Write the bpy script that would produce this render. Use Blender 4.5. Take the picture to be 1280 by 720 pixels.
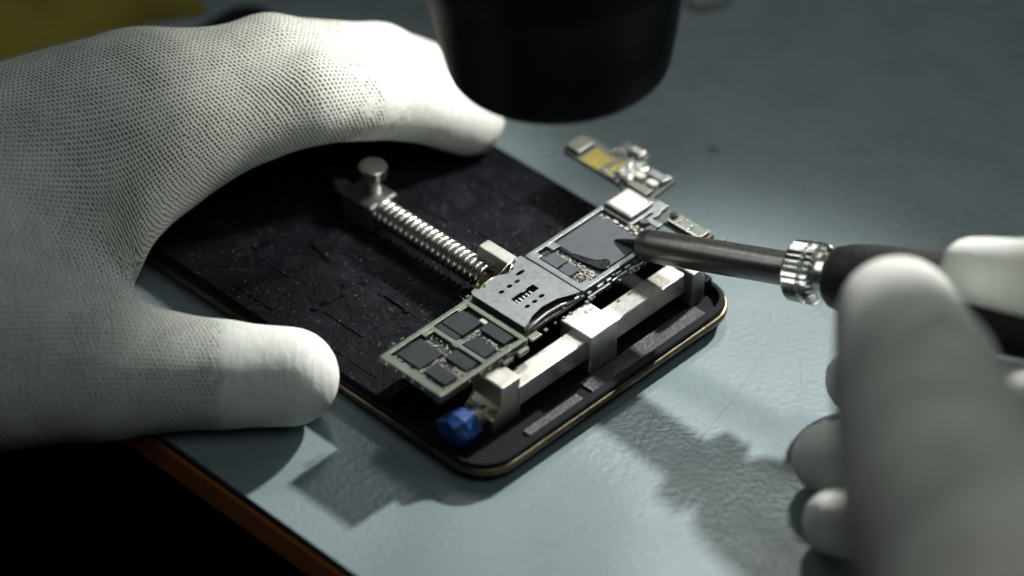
import bpy, bmesh, math, random
import numpy as np
from mathutils import Vector, Matrix
from mathutils.geometry import tessellate_polygon

random.seed(7)
rng = np.random.default_rng(7)
for o in list(bpy.data.objects):
    bpy.data.objects.remove(o)
sc = bpy.context.scene
COL = sc.collection
MM = 0.001

# ------------------------------------------------------------------ camera
FPX, PITCH, DIST = 4130.0, math.radians(40.0), 620.0     # focal length in px of a 1280 px wide frame
FW = np.array([0, math.cos(PITCH), -math.sin(PITCH)])
UP = np.array([0, math.sin(PITCH), math.cos(PITCH)])
RT = np.array([1.0, 0, 0])
CAM = -FW * DIST
def at(x, y, z=0.0):
    """pixel of the photograph -> point (mm) on the level plane at height z"""
    d = FW + RT * (x - 640) / FPX - UP * (y - 360) / FPX
    return CAM + d * ((z - CAM[2]) / d[2])

cd = bpy.data.cameras.new('camera')
cam = bpy.data.objects.new('camera', cd); COL.objects.link(cam)
cam.location = Vector(CAM * MM)
cam.rotation_euler = (math.pi / 2 - PITCH, 0, 0)
cd.sensor_width = 36.0
cd.lens = FPX / 1280 * 36.0
cd.clip_start, cd.clip_end = 0.01, 20.0
cd.dof.use_dof = True
cd.dof.focus_distance = float(np.dot(at(672, 355, 14.5) - CAM, FW)) * MM
cd.dof.aperture_fstop = 6.4
sc.camera = cam

# ------------------------------------------------------------------ light
wd = bpy.data.worlds.new('World'); sc.world = wd; wd.use_nodes = True
bg = wd.node_tree.nodes['Background']
bg.inputs[0].default_value = (0.80, 0.95, 1.0, 1); bg.inputs[1].default_value = 0.018

def aim(o, tgt):
    o.rotation_euler = (Vector(tgt) - o.location).to_track_quat('-Z', 'Y').to_euler()
def area(name, loc, tgt, sx, sy, power, col):
    l = bpy.data.lights.new(name, 'AREA'); l.shape = 'RECTANGLE'; l.size, l.size_y = sx, sy
    l.energy = power; l.color = col
    o = bpy.data.objects.new(name, l); COL.objects.link(o); o.location = loc; aim(o, tgt); return o
# bench lamp behind and to the right, a narrow beam on the work piece
kl = bpy.data.lights.new('bench_lamp', 'SPOT'); kl.energy = 23.0; kl.color = (1.0, 0.98, 0.92)
kl.shadow_soft_size = 0.011; kl.spot_size = math.radians(16.5); kl.spot_blend = 0.6
key = bpy.data.objects.new('bench_lamp', kl); COL.objects.link(key)
key.location = (0.255, 0.275, 0.265); aim(key, (0.008, -0.062, 0.0)); key.scale = (1.22, 0.9, 1.0)
# two ceiling panels of the room
area('ceiling_panel_back', (0.125, 0.80, 0.98), (0.02, 0.0, 0.0), 0.15, 0.15, 1.9, (0.93, 1.0, 0.98))
area('ceiling_panel', (0.30, -0.55, 1.1), (0.0, 0, 0), 0.7, 0.6, 2.1, (0.93, 1.0, 0.97))

def spot(name, loc, tgt, deg, power, col, soft, blend=1.0):
    l = bpy.data.lights.new(name, 'SPOT'); l.energy = power; l.color = col; l.shadow_soft_size = soft
    l.spot_size = math.radians(deg); l.spot_blend = blend
    o = bpy.data.objects.new(name, l); COL.objects.link(o); o.location = loc; aim(o, tgt); return o
# added spots without a real source: one brightens the fingers, one the working hand
spot('added_finger_spot', (0.062, 0.034, 0.130), (-0.020, 0.030, 0.030), 40, 1.7, (1.0, 0.97, 0.88), 0.012)
spot('added_hand_spot', (-0.02, -0.50, 0.52), (0.132, -0.120, 0.090), 15, 7.5, (1.0, 0.97, 0.82), 0.05)

sc.render.engine = 'CYCLES'
sc.cycles.use_denoising = True
sc.cycles.max_bounces = 8
sc.view_settings.view_transform = 'Standard'
sc.view_settings.look = 'None'
sc.view_settings.exposure = 0.0
sc.view_settings.gamma = 1.0
sc.view_settings.use_curve_mapping = False

# ------------------------------------------------------------------ materials
class NT:
    def __init__(s, name):
        s.m = bpy.data.materials.new(name); s.m.use_nodes = True
        s.t = s.m.node_tree; s.b = s.t.nodes['Principled BSDF']
    def n(s, typ, **kw):
        nd = s.t.nodes.new(typ)
        for k, v in kw.items(): setattr(nd, k, v)
        return nd
    def put(s, sock, v):
        if v is None: return
        if isinstance(v, bpy.types.NodeSocket): s.t.links.new(v, sock)
        elif isinstance(v, (tuple, list)) and len(v) == 3 and sock.type == 'RGBA': sock.default_value = (*v, 1)
        else: sock.default_value = v
    def math(s, op, a, b=None, c=None):
        nd = s.n('ShaderNodeMath', operation=op)
        for i, v in enumerate((a, b, c)):
            if v is not None: s.put(nd.inputs[i], v)
        return nd.outputs[0]
    def co(s):
        """object coordinates in millimetres"""
        tc = s.n('ShaderNodeTexCoord'); vm = s.n('ShaderNodeVectorMath', operation='SCALE')
        s.t.links.new(tc.outputs['Object'], vm.inputs[0]); vm.inputs['Scale'].default_value = 1000.0
        return vm.outputs[0]
    def noise(s, scale, detail=3, rough=0.55, vec=None, dist=0.0):
        nd = s.n('ShaderNodeTexNoise'); s.put(nd.inputs['Vector'], vec if vec is not None else s.co())
        nd.inputs['Scale'].default_value = scale; nd.inputs['Detail'].default_value = detail
        nd.inputs['Roughness'].default_value = rough; nd.inputs['Distortion'].default_value = dist
        return nd.outputs['Fac']
    def ramp(s, fac, stops):
        nd = s.n('ShaderNodeValToRGB'); cr = nd.color_ramp
        while len(cr.elements) < len(stops): cr.elements.new(0.5)
        for e, (p, c) in zip(cr.elements, stops):
            e.position = p; e.color = (*c, 1) if len(c) == 3 else c
        s.put(nd.inputs[0], fac); return nd.outputs[0]
    def mapr(s, v, a, b, c, d, smooth=False):
        nd = s.n('ShaderNodeMapRange'); nd.clamp = True
        if smooth: nd.interpolation_type = 'SMOOTHSTEP'
        for i, q in enumerate((v, a, b, c, d)): s.put(nd.inputs[i], q)
        return nd.outputs[0]
    def mix(s, f, a, b):
        nd = s.n('ShaderNodeMix', data_type='RGBA')
        s.put(nd.inputs[0], f); s.put(nd.inputs[6], a); s.put(nd.inputs[7], b); return nd.outputs[2]
    def bump(s, h, strength=0.3, dist=0.0001, normal=None):
        nd = s.n('ShaderNodeBump'); nd.inputs['Strength'].default_value = strength
        nd.inputs['Distance'].default_value = dist; s.put(nd.inputs['Height'], h); s.put(nd.inputs['Normal'], normal)
        return nd.outputs[0]
    def done(s, col=None, rough=None, metal=None, normal=None, spec=None):
        i = s.b.inputs
        s.put(i['Base Color'], col); s.put(i['Roughness'], rough); s.put(i['Metallic'], metal)
        s.put(i['Normal'], normal); s.put(i['Specular IOR Level'], spec)
        return s.m

def plain(name, c, rough=0.5, metal=0.0, var=0.18, scale=0.6, bump=0.15, bscale=4.0, rvar=0.12, spec=None):
    t = NT(name)
    f = t.noise(scale, 4)
    lo = tuple(x * (1 - var) for x in c); hi = tuple(min(1, x * (1 + var)) for x in c)
    col = t.ramp(f, [(0.3, lo), (0.7, hi)])
    r = t.mapr(t.noise(scale * 2.3, 5), 0.3, 0.7, max(0.02, rough - rvar), min(1, rough + rvar))
    nm = t.bump(t.noise(bscale, 3), bump, 0.00008)
    return t.done(col, r, metal, nm, spec)

M = {}
def table_mat():
    t = NT('table_laminate')
    vec = t.co()
    col = t.ramp(t.noise(0.035, 5, 0.6, vec), [(0.3, (0.152, 0.198, 0.216)), (0.7, (0.174, 0.222, 0.240))])
    grime = t.mapr(t.noise(0.16, 6, 0.7, vec), 0.60, 0.78, 0.0, 0.12)
    col = t.mix(grime, col, (0.09, 0.105, 0.10))
    # one small round stain
    sx = t.n('ShaderNodeVectorMath', operation='DISTANCE'); t.put(sx.inputs[0], vec); sx.inputs[1].default_value = STAIN
    col = t.mix(t.mapr(sx.outputs['Value'], 0.9, 1.7, 0.75, 0.0, True), col, (0.05, 0.055, 0.05))
    h1 = t.noise(0.80, 2, 0.5, vec, 0.35)
    h2 = t.noise(1.5, 3, 0.5, vec)
    nm = t.bump(h1, 0.19, 0.0004); nm = t.bump(h2, 0.10, 0.00015, nm)
    r = t.mapr(t.noise(0.08, 4, 0.6, vec), 0.3, 0.7, 0.24, 0.34)
    return t.done(col, r, 0.0, nm, 0.42)
STAIN = tuple(float(c) for c in at(892, 188, 0))
M['table'] = table_mat()
def wood_mat():
    t = NT('wood_edging')
    vec = t.co(); mp = t.n('ShaderNodeMapping'); t.put(mp.inputs[0], vec); mp.inputs['Scale'].default_value = (2.0, 0.05, 2.0)
    f = t.noise(1.2, 6, 0.6, mp.outputs[0], 0.6)
    col = t.ramp(f, [(0.25, (0.26, 0.085, 0.026)), (0.55, (0.46, 0.16, 0.050)), (0.8, (0.34, 0.115, 0.040))])
    return t.done(col, 0.45, 0.0, t.bump(f, 0.3, 0.0002))
M['wood'] = wood_mat()
M['floor'] = plain('floor_dark', (0.006, 0.006, 0.006), 0.8, spec=0.1)
M['black_edge'] = plain('black_edge_band', (0.008, 0.008, 0.009), 0.6, spec=0.2)
M['black_body'] = plain('black_plastic', (0.006, 0.006, 0.009), 0.6, bump=0.2, bscale=3, spec=0.08)
def plate_mat():
    t = NT('speckled_black_plate')
    vec = t.co()
    base = t.ramp(t.noise(0.35, 6, 0.7, vec, 0.4), [(0.3, (0.0018, 0.0022, 0.0036)), (0.62, (0.0042, 0.0050, 0.0074)), (0.85, (0.018, 0.021, 0.026))])
    vo = t.n('ShaderNodeTexVoronoi'); t.put(vo.inputs['Vector'], vec); vo.inputs['Scale'].default_value = 1.15
    gate = t.mapr(t.noise(0.9, 2, 0.5, vec), 0.50, 0.62, 0.0, 1.0)
    sp = t.math('MULTIPLY', t.mapr(vo.outputs['Distance'], 0.10, 0.17, 1.0, 0.0), gate)
    col = t.mix(sp, base, (0.20, 0.20, 0.22))
    dust = t.mapr(t.noise(0.11, 6, 0.75, vec, 0.5), 0.52, 0.78, 0.0, 0.55)
    col = t.mix(dust, col, (0.024, 0.029, 0.036))
    scuff = t.math('MULTIPLY', t.mapr(t.noise(1.3, 5, 0.7, vec), 0.60, 0.72, 0.0, 0.6), t.mapr(t.noise(0.09, 3, 0.5, vec), 0.48, 0.62, 0.0, 1.0))
    col = t.mix(scuff, col, (0.15, 0.16, 0.175))
    h = t.noise(2.6, 3, 0.6, vec)
    nm = t.bump(h, 0.6, 0.0002)
    nm = t.bump(t.mapr(t.noise(0.16, 6, 0.7, vec, 0.8), 0.42, 0.58, 0.0, 1.0), 0.5, 0.0006, nm)
    return t.done(col, 0.7, 0.0, nm, 0.06)
M['plate'] = plate_mat()
M['ridge'] = M['plate']
def rim_mat():
    t = NT('worn_brass_rim'); vec = t.co()
    f = t.noise(0.22, 5, 0.7, vec)
    col = t.ramp(f, [(0.3, (0.05, 0.046, 0.035)), (0.6, (0.13, 0.115, 0.075)), (0.8, (0.10, 0.10, 0.097))])
    return t.done(col, t.mapr(t.noise(1.2, 4, 0.6, vec), 0.3, 0.7, 0.28, 0.5), 0.95, t.bump(t.noise(3, 3), 0.25, 0.0001))
M['rim'] = rim_mat()
def glitter_mat():
    t = NT('grey_grit_strip'); vec = t.co()
    f = t.noise(4.6, 5, 0.75, vec, 0.5)
    col = t.ramp(f, [(0.40, (0.008, 0.008, 0.011)), (0.52, (0.05, 0.05, 0.06)), (0.64, (0.30, 0.30, 0.34))])
    return t.done(col, 0.5, 0.25, t.bump(f, 1.0, 0.0004))
M['grit'] = glitter_mat()
def steel(name, c, rough, blot=0.0, bscale=5.0, bump=0.2, brush=False):
    t = NT(name); vec = t.co()
    v2 = vec
    if brush:
        mp = t.n('ShaderNodeMapping'); t.put(mp.inputs[0], vec); mp.inputs['Scale'].default_value = (0.12, 3.0, 1.0); v2 = mp.outputs[0]
    f = t.noise(0.5, 5, 0.65, vec)
    col = t.ramp(f, [(0.3, tuple(x * 0.8 for x in c)), (0.7, c)])
    if blot:
        g = t.mapr(t.noise(1.1, 6, 0.75, vec, 0.4), 0.5, 0.62, 0.0, blot)
        col = t.mix(g, col, tuple(x * 0.28 for x in c))
    r = t.mapr(t.noise(1.7, 5, 0.7, vec), 0.3, 0.7, rough * 0.8, rough * 1.25)
    nm = t.bump(t.noise(bscale, 4, 0.6, v2), bump, 0.0001)
    return t.done(col, r, 1.0, nm)
M['block'] = steel('ground_steel', (0.76, 0.74, 0.67), 0.36, brush=True)
M['rail'] = steel('worn_steel_rail', (0.72, 0.70, 0.64), 0.36, blot=0.35)
M['grainy'] = steel('grainy_steel', (0.32, 0.32, 0.30), 0.42, bscale=7, bump=0.9)
M['chrome'] = steel('nickel_spring', (0.66, 0.66, 0.62), 0.20)
M['brass'] = steel('brass_rod', (0.45, 0.36, 0.16), 0.32)
M['shield'] = steel('tinned_shield', (0.27, 0.285, 0.29), 0.38, blot=0.3, bump=0.4)
M['frame_dull'] = steel('dull_shield_frame', (0.17, 0.185, 0.155), 0.42, bump=0.4)
M['solder'] = steel('solder', (0.75, 0.75, 0.72), 0.22)
M['pcb'] = plain('dark_circuit_board', (0.055, 0.060, 0.055), 0.45, var=0.5, scale=1.5)
M['chip'] = plain('grey_chip_epoxy', (0.052, 0.060, 0.072), 0.55, var=0.12, bump=0.35, bscale=6, spec=0.3)
M['chip_dark'] = plain('dark_chip_epoxy', (0.017, 0.022, 0.026), 0.55, var=0.25, bump=0.35, bscale=5, spec=0.18)
M['goo'] = plain('black_underfill', (0.006, 0.007, 0.010), 0.22, bump=0.1)
M['ceramic'] = plain('pale_component', (0.42, 0.41, 0.36), 0.4, var=0.3, scale=2)
M['yellow'] = plain('yellow_tape', (0.16, 0.13, 0.008), 0.5, var=0.45, scale=0.9, bump=0.5, bscale=1.5)
M['teal'] = plain('teal_connector', (0.05, 0.09, 0.09), 0.5)
M['clear'] = plain('cream_cap_and_glare', (0.62, 0.58, 0.48), 0.4, var=0.1)
def blue_mat():
    t = NT('chipped_blue_paint'); vec = t.co()
    w = t.mapr(t.noise(0.9, 6, 0.75, vec, 0.5), 0.52, 0.64, 0.0, 0.6)
    col = t.mix(w, (0.003, 0.036, 0.17), (0.07, 0.13, 0.24))
    return t.done(col, 0.38, 0.0, t.bump(t.noise(1.4, 4), 0.5, 0.0002))
M['blue'] = blue_mat()
M['iron_shaft'] = steel('heat_darkened_steel', (0.20, 0.195, 0.19), 0.34, blot=0.3)
M['tip'] = plain('burnt_tip', (0.02, 0.02, 0.022), 0.45, 0.6, spec=0.4)
M['rubber'] = plain('black_rubber_grip', (0.007, 0.007, 0.008), 0.5, spec=0.3)
M['barrel'] = plain('black_barrel', (0.0015, 0.002, 0.0045), 0.5, spec=0.05, bump=0.05)
def led():
    t = NT('led_ring'); t.put(t.b.inputs['Emission Color'], (0.95, 1.0, 0.95)); t.b.inputs['Emission Strength'].default_value = LED
    return t.done((0.8, 0.8, 0.75), 0.4)
LED = 9.0
M['ring_led'] = led()
M['olive'] = plain('olive_cloth', (0.23, 0.195, 0.04), 0.9, var=0.35, scale=0.05, bump=0.5, bscale=0.8, spec=0.1)
M['scratch'] = plain('scratch', (0.10, 0.125, 0.13), 0.45)

def glove_mat(name):
    """white knit: staggered holes between the threads, finger ends dipped in a smooth coating"""
    t = NT(name)
    a = t.n('ShaderNodeAttribute', attribute_name='knit'); sp = t.n('ShaderNodeSeparateXYZ'); t.put(sp.inputs[0], a.outputs['Vector'])
    u, v, coat = sp.outputs
    wob = t.noise(0.5, 2, 0.5)
    u = t.math('ADD', u, t.math('MULTIPLY', wob, 0.9))
    PU, PV = 0.86, 0.74
    vv = t.math('DIVIDE', v, PV)
    row = t.math('FLOOR', vv)
    odd = t.math('MULTIPLY', t.math('MODULO', t.math('ABSOLUTE', row), 2.0), 0.5)
    uu = t.math('ADD', t.math('DIVIDE', u, PU), odd)
    # hole centre is a little slanted, like a loop of yarn
    dv = t.math('SUBTRACT', t.math('FRACT', vv), 0.5)
    du = t.math('SUBTRACT', t.math('FRACT', t.math('ADD', uu, t.math('MULTIPLY', dv, 0.35))), 0.5)
    st_ = t.n('ShaderNodeAttribute', attribute_name='stretch').outputs['Fac']
    d = t.math('SQRT', t.math('ADD', t.math('POWER', t.math('MULTIPLY', du, 1.30), 2.0), t.math('POWER', t.math('MULTIPLY', dv, t.mapr(st_, 0.0, 1.0, 0.88, 0.30)), 2.0)))
    size = t.mapr(t.noise(0.11, 3, 0.5), 0.35, 0.65, 0.25, 0.36)
    hole = t.mapr(t.math('SUBTRACT', d, size), -0.10, 0.10, 1.0, 0.0, True)
    coat = t.mapr(t.math('ADD', coat, t.math('MULTIPLY', t.math('SUBTRACT', t.noise(0.30, 5, 0.65), 0.5), 2.2)), 0.15, 0.85, 0.0, 1.0)
    open_ = t.mapr(coat, 0.1, 0.9, 1.0, 0.0, True)
    hole = t.math('MULTIPLY', hole, open_)
    yarn = t.ramp(t.noise(0.25, 5, 0.6), [(0.3, (0.57, 0.605, 0.575)), (0.7, (0.66, 0.69, 0.655))])
    coatc = t.ramp(t.noise(0.5, 4, 0.6), [(0.3, (0.58, 0.61, 0.585)), (0.7, (0.66, 0.685, 0.655))])
    col = t.mix(coat, yarn, coatc)
    dirt = t.math('MULTIPLY', t.mapr(t.noise(0.045, 5, 0.65), 0.45, 0.8, 0.0, 0.22), 1.0)
    col = t.mix(dirt, col, (0.38, 0.36, 0.28))
    col = t.mix(hole, col, (0.14, 0.135, 0.112))     # skin between the threads, the shade of the gaps put into its colour
    h = t.math('SUBTRACT', 1.0, hole)
    fib = t.noise(6.0, 3, 0.7)
    nm = t.bump(h, 0.75, 0.00035)
    nm = t.bump(fib, 0.25, 0.0001, nm)
    # wrinkles of the coating run across the finger
    st = t.n('ShaderNodeCombineXYZ'); t.put(st.inputs[0], t.math('MULTIPLY', sp.outputs[0], 1.0)); t.put(st.inputs[1], t.math('MULTIPLY', sp.outputs[1], 0.25))
    wr = t.math('MULTIPLY', t.noise(0.9, 4, 0.6, st.outputs[0], 0.6), coat)
    nm = t.bump(wr, 0.35, 0.0006, nm)
    nm = t.bump(t.noise(0.075, 3, 0.5, None, 0.8), 0.3, 0.0016, nm)
    return t.done(col, 0.78, 0.0, nm, 0.18)
M['glove'] = glove_mat('knit_glove')

# ------------------------------------------------------------------ mesh helpers (mm in, metres out)
def link(name, me, mat, parent=None, smooth=False):
    o = bpy.data.objects.new(name, me); COL.objects.link(o)
    if mat is not None: me.materials.append(M[mat] if isinstance(mat, str) else mat)
    if smooth:
        me.polygons.foreach_set('use_smooth', [True] * len(me.polygons))
    if parent is not None: o.parent = parent
    return o
def tag(o, label=None, cat=None, group=None, kind=None):
    for k, v in (('label', label), ('category', cat), ('group', group), ('kind', kind)):
        if v: o[k] = v
    return o
def empty(name, loc_mm=(0, 0, 0), rz=0.0):
    o = bpy.data.objects.new(name, None); COL.objects.link(o); o.empty_display_size = 0.01
    o.location = Vector(loc_mm) * MM; o.rotation_euler = (0, 0, rz); return o
def bm_obj(name, bm, mat, parent=None, smooth=False, bevel=0.0, seg=2):
    if bevel:
        bmesh.ops.bevel(bm, geom=list(bm.edges), offset=bevel, segments=seg, profile=0.5, affect='EDGES', clamp_overlap=True)
    bmesh.ops.scale(bm, vec=(MM, MM, MM), verts=bm.verts)
    bmesh.ops.recalc_face_normals(bm, faces=bm.faces)
    me = bpy.data.meshes.new(name); bm.to_mesh(me); bm.free()
    return link(name, me, mat, parent, smooth)
def add_box(bm, u0, u1, v0, v1, z0, z1):
    vs = [bm.verts.new((x, y, z)) for z in (z0, z1) for x, y in ((u0, v0), (u1, v0), (u1, v1), (u0, v1))]
    for f in ((3, 2, 1, 0), (4, 5, 6, 7), (0, 1, 5, 4), (1, 2, 6, 5), (2, 3, 7, 6), (3, 0, 4, 7)):
        bm.faces.new([vs[i] for i in f])
def box(name, u0, u1, v0, v1, z0, z1, mat, parent, bevel=0.15, seg=2):
    bm = bmesh.new(); add_box(bm, u0, u1, v0, v1, z0, z1)
    return bm_obj(name, bm, mat, parent, bevel=bevel, seg=seg)
def add_prism(bm, pts, z0, z1):
    lo = [bm.verts.new((x, y, z0)) for x, y in pts]; hi = [bm.verts.new((x, y, z1)) for x, y in pts]
    n = len(pts)
    bm.faces.new(lo[::-1]); bm.faces.new(hi)
    for i in range(n): bm.faces.new((lo[i], lo[(i + 1) % n], hi[(i + 1) % n], hi[i]))
def prism(name, pts, z0, z1, mat, parent, bevel=0.0):
    bm = bmesh.new(); add_prism(bm, pts, z0, z1)
    return bm_obj(name, bm, mat, parent, bevel=bevel)
def rrect(u0, u1, v0, v1, r, n=8):
    """rounded rectangle; r one radius or four (from u0v0 round to u0v1)"""
    rs = r if isinstance(r, (tuple, list)) else (r,) * 4
    out = []
    for (cx, cy, a0), q in zip(((u0, v0, 180), (u1, v0, 270), (u1, v1, 0), (u0, v1, 90)), rs):
        sx = 1 if cx == u0 else -1; sy = 1 if cy == v0 else -1
        for k in range(n + 1):
            a = math.radians(a0 + 90 * k / n)
            out.append((cx + sx * q + q * math.cos(a), cy + sy * q + q * math.sin(a)))
    return out
def loops(name, lps, mat, parent, caps=(True, True), closed=False, smooth=False):
    """skin a list of equally long vertex loops"""
    bm = bmesh.new(); R = [[bm.verts.new(p) for p in l] for l in lps]
    n = len(R[0])
    pairs = list(zip(R[:-1], R[1:])) + ([(R[-1], R[0])] if closed else [])
    for a, b in pairs:
        for i in range(n): bm.faces.new((a[i], a[(i + 1) % n], b[(i + 1) % n], b[i]))
    if not closed:
        if caps[0]: bm.faces.new(R[0][::-1])
        if caps[1]: bm.faces.new(R[-1])
    return bm_obj(name, bm, mat, parent, smooth)
def lathe(name, a, axis, prof, mat, parent=None, n=40, smooth=True, wob=None, cap=True):
    """prof: (distance along axis, radius) list"""
    a = np.array(a, float); w = np.array(axis, float); w /= np.linalg.norm(w)
    h = np.array((0, 0, 1.0)) if abs(w[2]) < 0.9 else np.array((1.0, 0, 0))
    e1 = np.cross(h, w); e1 /= np.linalg.norm(e1); e2 = np.cross(w, e1)
    lps = []
    for s, r in prof:
        lps.append([tuple(a + w * s + (e1 * math.cos(q) + e2 * math.sin(q)) * (r * (wob(q, s) if wob else 1))) for q in [2 * math.pi * k / n for k in range(n)]])
    o = loops(name, lps, mat, parent, caps=(cap, cap))
    if smooth:
        me = o.data
        me.polygons.foreach_set('use_smooth', [len(p.vertices) == 4 for p in me.polygons])
        md = o.modifiers.new('edge', 'EDGE_SPLIT'); md.split_angle = math.radians(38)
    return o
def tube_path(bm, path, r, n=8):
    path = [np.array(p, float) for p in path]; prev = None; R = []
    for i, p in enumerate(path):
        d = path[min(i + 1, len(path) - 1)] - path[max(i - 1, 0)]; d /= np.linalg.norm(d)
        h = np.array((0, 0, 1.0)) if abs(d[2]) < 0.95 else np.array((1.0, 0, 0))
        e1 = np.cross(h, d); e1 /= np.linalg.norm(e1)
        if prev is not None:
            e1 = prev - d * prev.dot(d); e1 /= np.linalg.norm(e1)
        prev = e1; e2 = np.cross(d, e1)
        R.append([bm.verts.new(p + (e1 * math.cos(2 * math.pi * k / n) + e2 * math.sin(2 * math.pi * k / n)) * r) for k in range(n)])
    for a, b in zip(R[:-1], R[1:]):
        for i in range(n): bm.faces.new((a[i], a[(i + 1) % n], b[(i + 1) % n], b[i]))
    bm.faces.new(R[0][::-1]); bm.faces.new(R[-1])
def tube(name, path, r, mat, parent, n=8):
    bm = bmesh.new(); tube_path(bm, path, r, n); return bm_obj(name, bm, mat, parent, smooth=True)

# ------------------------------------------------------------------ frame of the holder: u along its short side, v along its long side
ROT = math.radians(45.7)
O0 = at(590, 597, 3.0); O0[2] = 0.0
UA = np.array([math.cos(ROT), math.sin(ROT), 0]); VA = np.array([-math.sin(ROT), math.cos(ROT), 0])
def world(u, v, z): return O0 + UA * u + VA * v + np.array([0, 0, z])
def uv_of(p):
    q = np.array(p) - O0; return float(q @ UA), float(q @ VA)

# ------------------------------------------------------------------ setting
bm = bmesh.new(); add_box(bm, -3000, 3000, -3000, 3000, -760, -740)
tag(bm_obj('floor', bm, 'floor'), kind='structure')
table = empty('table', O0, ROT); tag(table, kind='structure')
TE = -28.6
bm = bmesh.new(); add_box(bm, TE, 700, -420, 800, -1.0, 0.0)
top_ = bm_obj('table_top', bm, 'table', table); top_.location = (0, 0, 0)
# keep the laminate texture in world millimetres
top_.data.transform(Matrix.Rotation(ROT, 4, 'Z')); top_.data.transform(Matrix.Translation(Vector(O0) * MM))
top_.matrix_parent_inverse = Matrix.LocRotScale(Vector(O0) * MM, Matrix.Rotation(ROT, 3, 'Z'), None).inverted()
box('edge_band', TE + 0.5, 700, -419, 799, -2.6, -1.0, 'black_edge', table, 0)
box('wood_edging', TE - 0.1, TE + 18, -419, 799, -9.3, -2.6, 'wood', table, 0.8, 3)
box('core_board', TE + 18, 699, -418, 798, -22, -2.7, 'black_edge', table, 0)
box('underframe', TE + 6, 690, -410, 790, -60, -22.1, 'black_edge', table, 0)
for u_, v_ in ((TE + 20, -400), (660, -400), (TE + 20, 750), (660, 750)):
    box('leg', u_, u_ + 30, v_, v_ + 30, -740, -60.1, 'black_edge', table, 0)
def scratch(p0, p1, w):
    a, b = at(*p0, 0), at(*p1, 0); d = (b - a) / np.linalg.norm(b - a); nn = np.array([-d[1], d[0], 0]) * w / 2
    m_ = (a + b) / 2 + nn * 6
    pts = [a, m_ - nn, b, m_ + nn]
    bm = bmesh.new(); vs = [bm.verts.new((p[0], p[1], 0.03)) for p in pts]; bm.faces.new(vs)
    o = bm_obj('scratch', bm, 'scratch', table); o.matrix_parent_inverse = top_.matrix_parent_inverse.copy()
for p0, p1, w in (((968, 425), (842, 588), 0.22), ((836, 470), (775, 610), 0.14), ((1000, 440), (998, 520), 0.10)):
    scratch(p0, p1, w)

# ------------------------------------------------------------------ the phone-sized clamp holder
H = empty('board_holder', O0, ROT)
tag(H, 'black phone-shaped circuit board clamp with steel rail, spring and worn brass rim', 'board holder')
W, V0, V1 = 68.4, -3.0, 133.0
def ring(ins, z, r=7.5): return [(x, y, z) for x, y in rrect(ins, W - ins, V0 + ins, V1 - ins, max(0.5, r - ins), 10)]
loops('base', [ring(1.6, 0), ring(0.7, 0.9), ring(0.15, 2.3), ring(1.0, 2.35), ring(1.0, 1.7)], 'black_body', H, caps=(True, True))
loops('rim', [ring(0.1, 2.3), ring(-0.18, 2.55), ring(-0.25, 3.0), ring(-0.18, 3.45), ring(0.15, 3.75), ring(0.8, 3.75), ring(0.8, 2.3)], 'rim', H, closed=True, smooth=True)
inn = [(x, y) for x, y in rrect(1.1, W - 1.4, V0 + 2.1, V1 - 1.1, (5, 5, 5, 5), 10)]
loops('side_wall', [[(x, y, 1.71) for x, y in inn], ring(0.9, 1.72), ring(0.45, 3.76), ring(0.40, 4.3), ring(0.65, 4.6), [(x, y, 4.6) for x, y in inn]], 'black_body', H, closed=True)
prism('recess_floor', rrect(1.15, W - 1.45, V0 + 2.15, 22.3, (4.9, 4.9, 0.5, 0.5), 6), 1.75, 3.2, 'black_body', H, 0.0)
prism('floor_plate', rrect(0.9, W - 0.9, 22.4, V1 - 1.0, (0.5, 0.5, 6, 6), 6), 4.62, 6.2, 'plate', H, 0.0)
prism('plate_core', rrect(1.3, W - 1.5, 22.5, V1 - 1.3, (0.5, 0.5, 5, 5), 6), 1.75, 4.61, 'black_body', H, 0.0)
box('corner_wall', 64.6, 66.9, 3.5, 22.3, 3.21, 6.6, 'black_body', H, 0.4)
# moulded chip outlines on the plate
def ridge(pts, r=0.34):
    P = [(u, v, 6.2) for u, v in pts]
    tube('ridge', P, r, 'ridge', H, 6)
    for u, v in pts:
        lathe('ridge_knob', (u, v, 6.15), (0, 0, 1), [(0, 0.85), (0.28, 0.8), (0.45, 0.5)], 'ridge', H, 12)
def pad(u0, u1, v0, v1, h, r=0.8):
    P = [(x + random.uniform(-0.12, 0.12), y + random.uniform(-0.12, 0.12)) for x, y in rrect(u0, u1, v0, v1, r, 3)]
    prism('moulded_pad', P, 6.19, 6.2 + h * 0.7, 'plate', H, 0.12)
ridge([(9.6, 50.0), (12.6, 49.8), (16.0, 49.2), (20.8, 49.0)], 0.30)
ridge([(20.9, 44.0), (20.9, 37.5)], 0.36)
ridge([(13.9, 70.9), (17.0, 70.2), (22.4, 69.0)], 0.45)
ridge([(21.6, 64.0), (21.0, 58.5)], 0.5)
ridge([(44.0, 70.0), (52.0, 70.0)], 0.35)
pad(9.9, 20.3, 37.8, 48.6, 0.22); pad(12.0, 20.4, 59.5, 69.0, 0.3); pad(44.0, 56.0, 50.0, 61.0, 0.25); pad(46.0, 52.0, 38.0, 44.5, 0.3)
pad(24.0, 29.5, 43.0, 52.0, 0.18); pad(3.5, 7.6, 55.0, 66.0, 0.25); pad(41.5, 50.0, 64.0, 74.0, 0.2); pad(57.5, 63.0, 40.0, 62.0, 0.2); pad(4.0, 8.0, 28.0, 44.0, 0.15)
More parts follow.
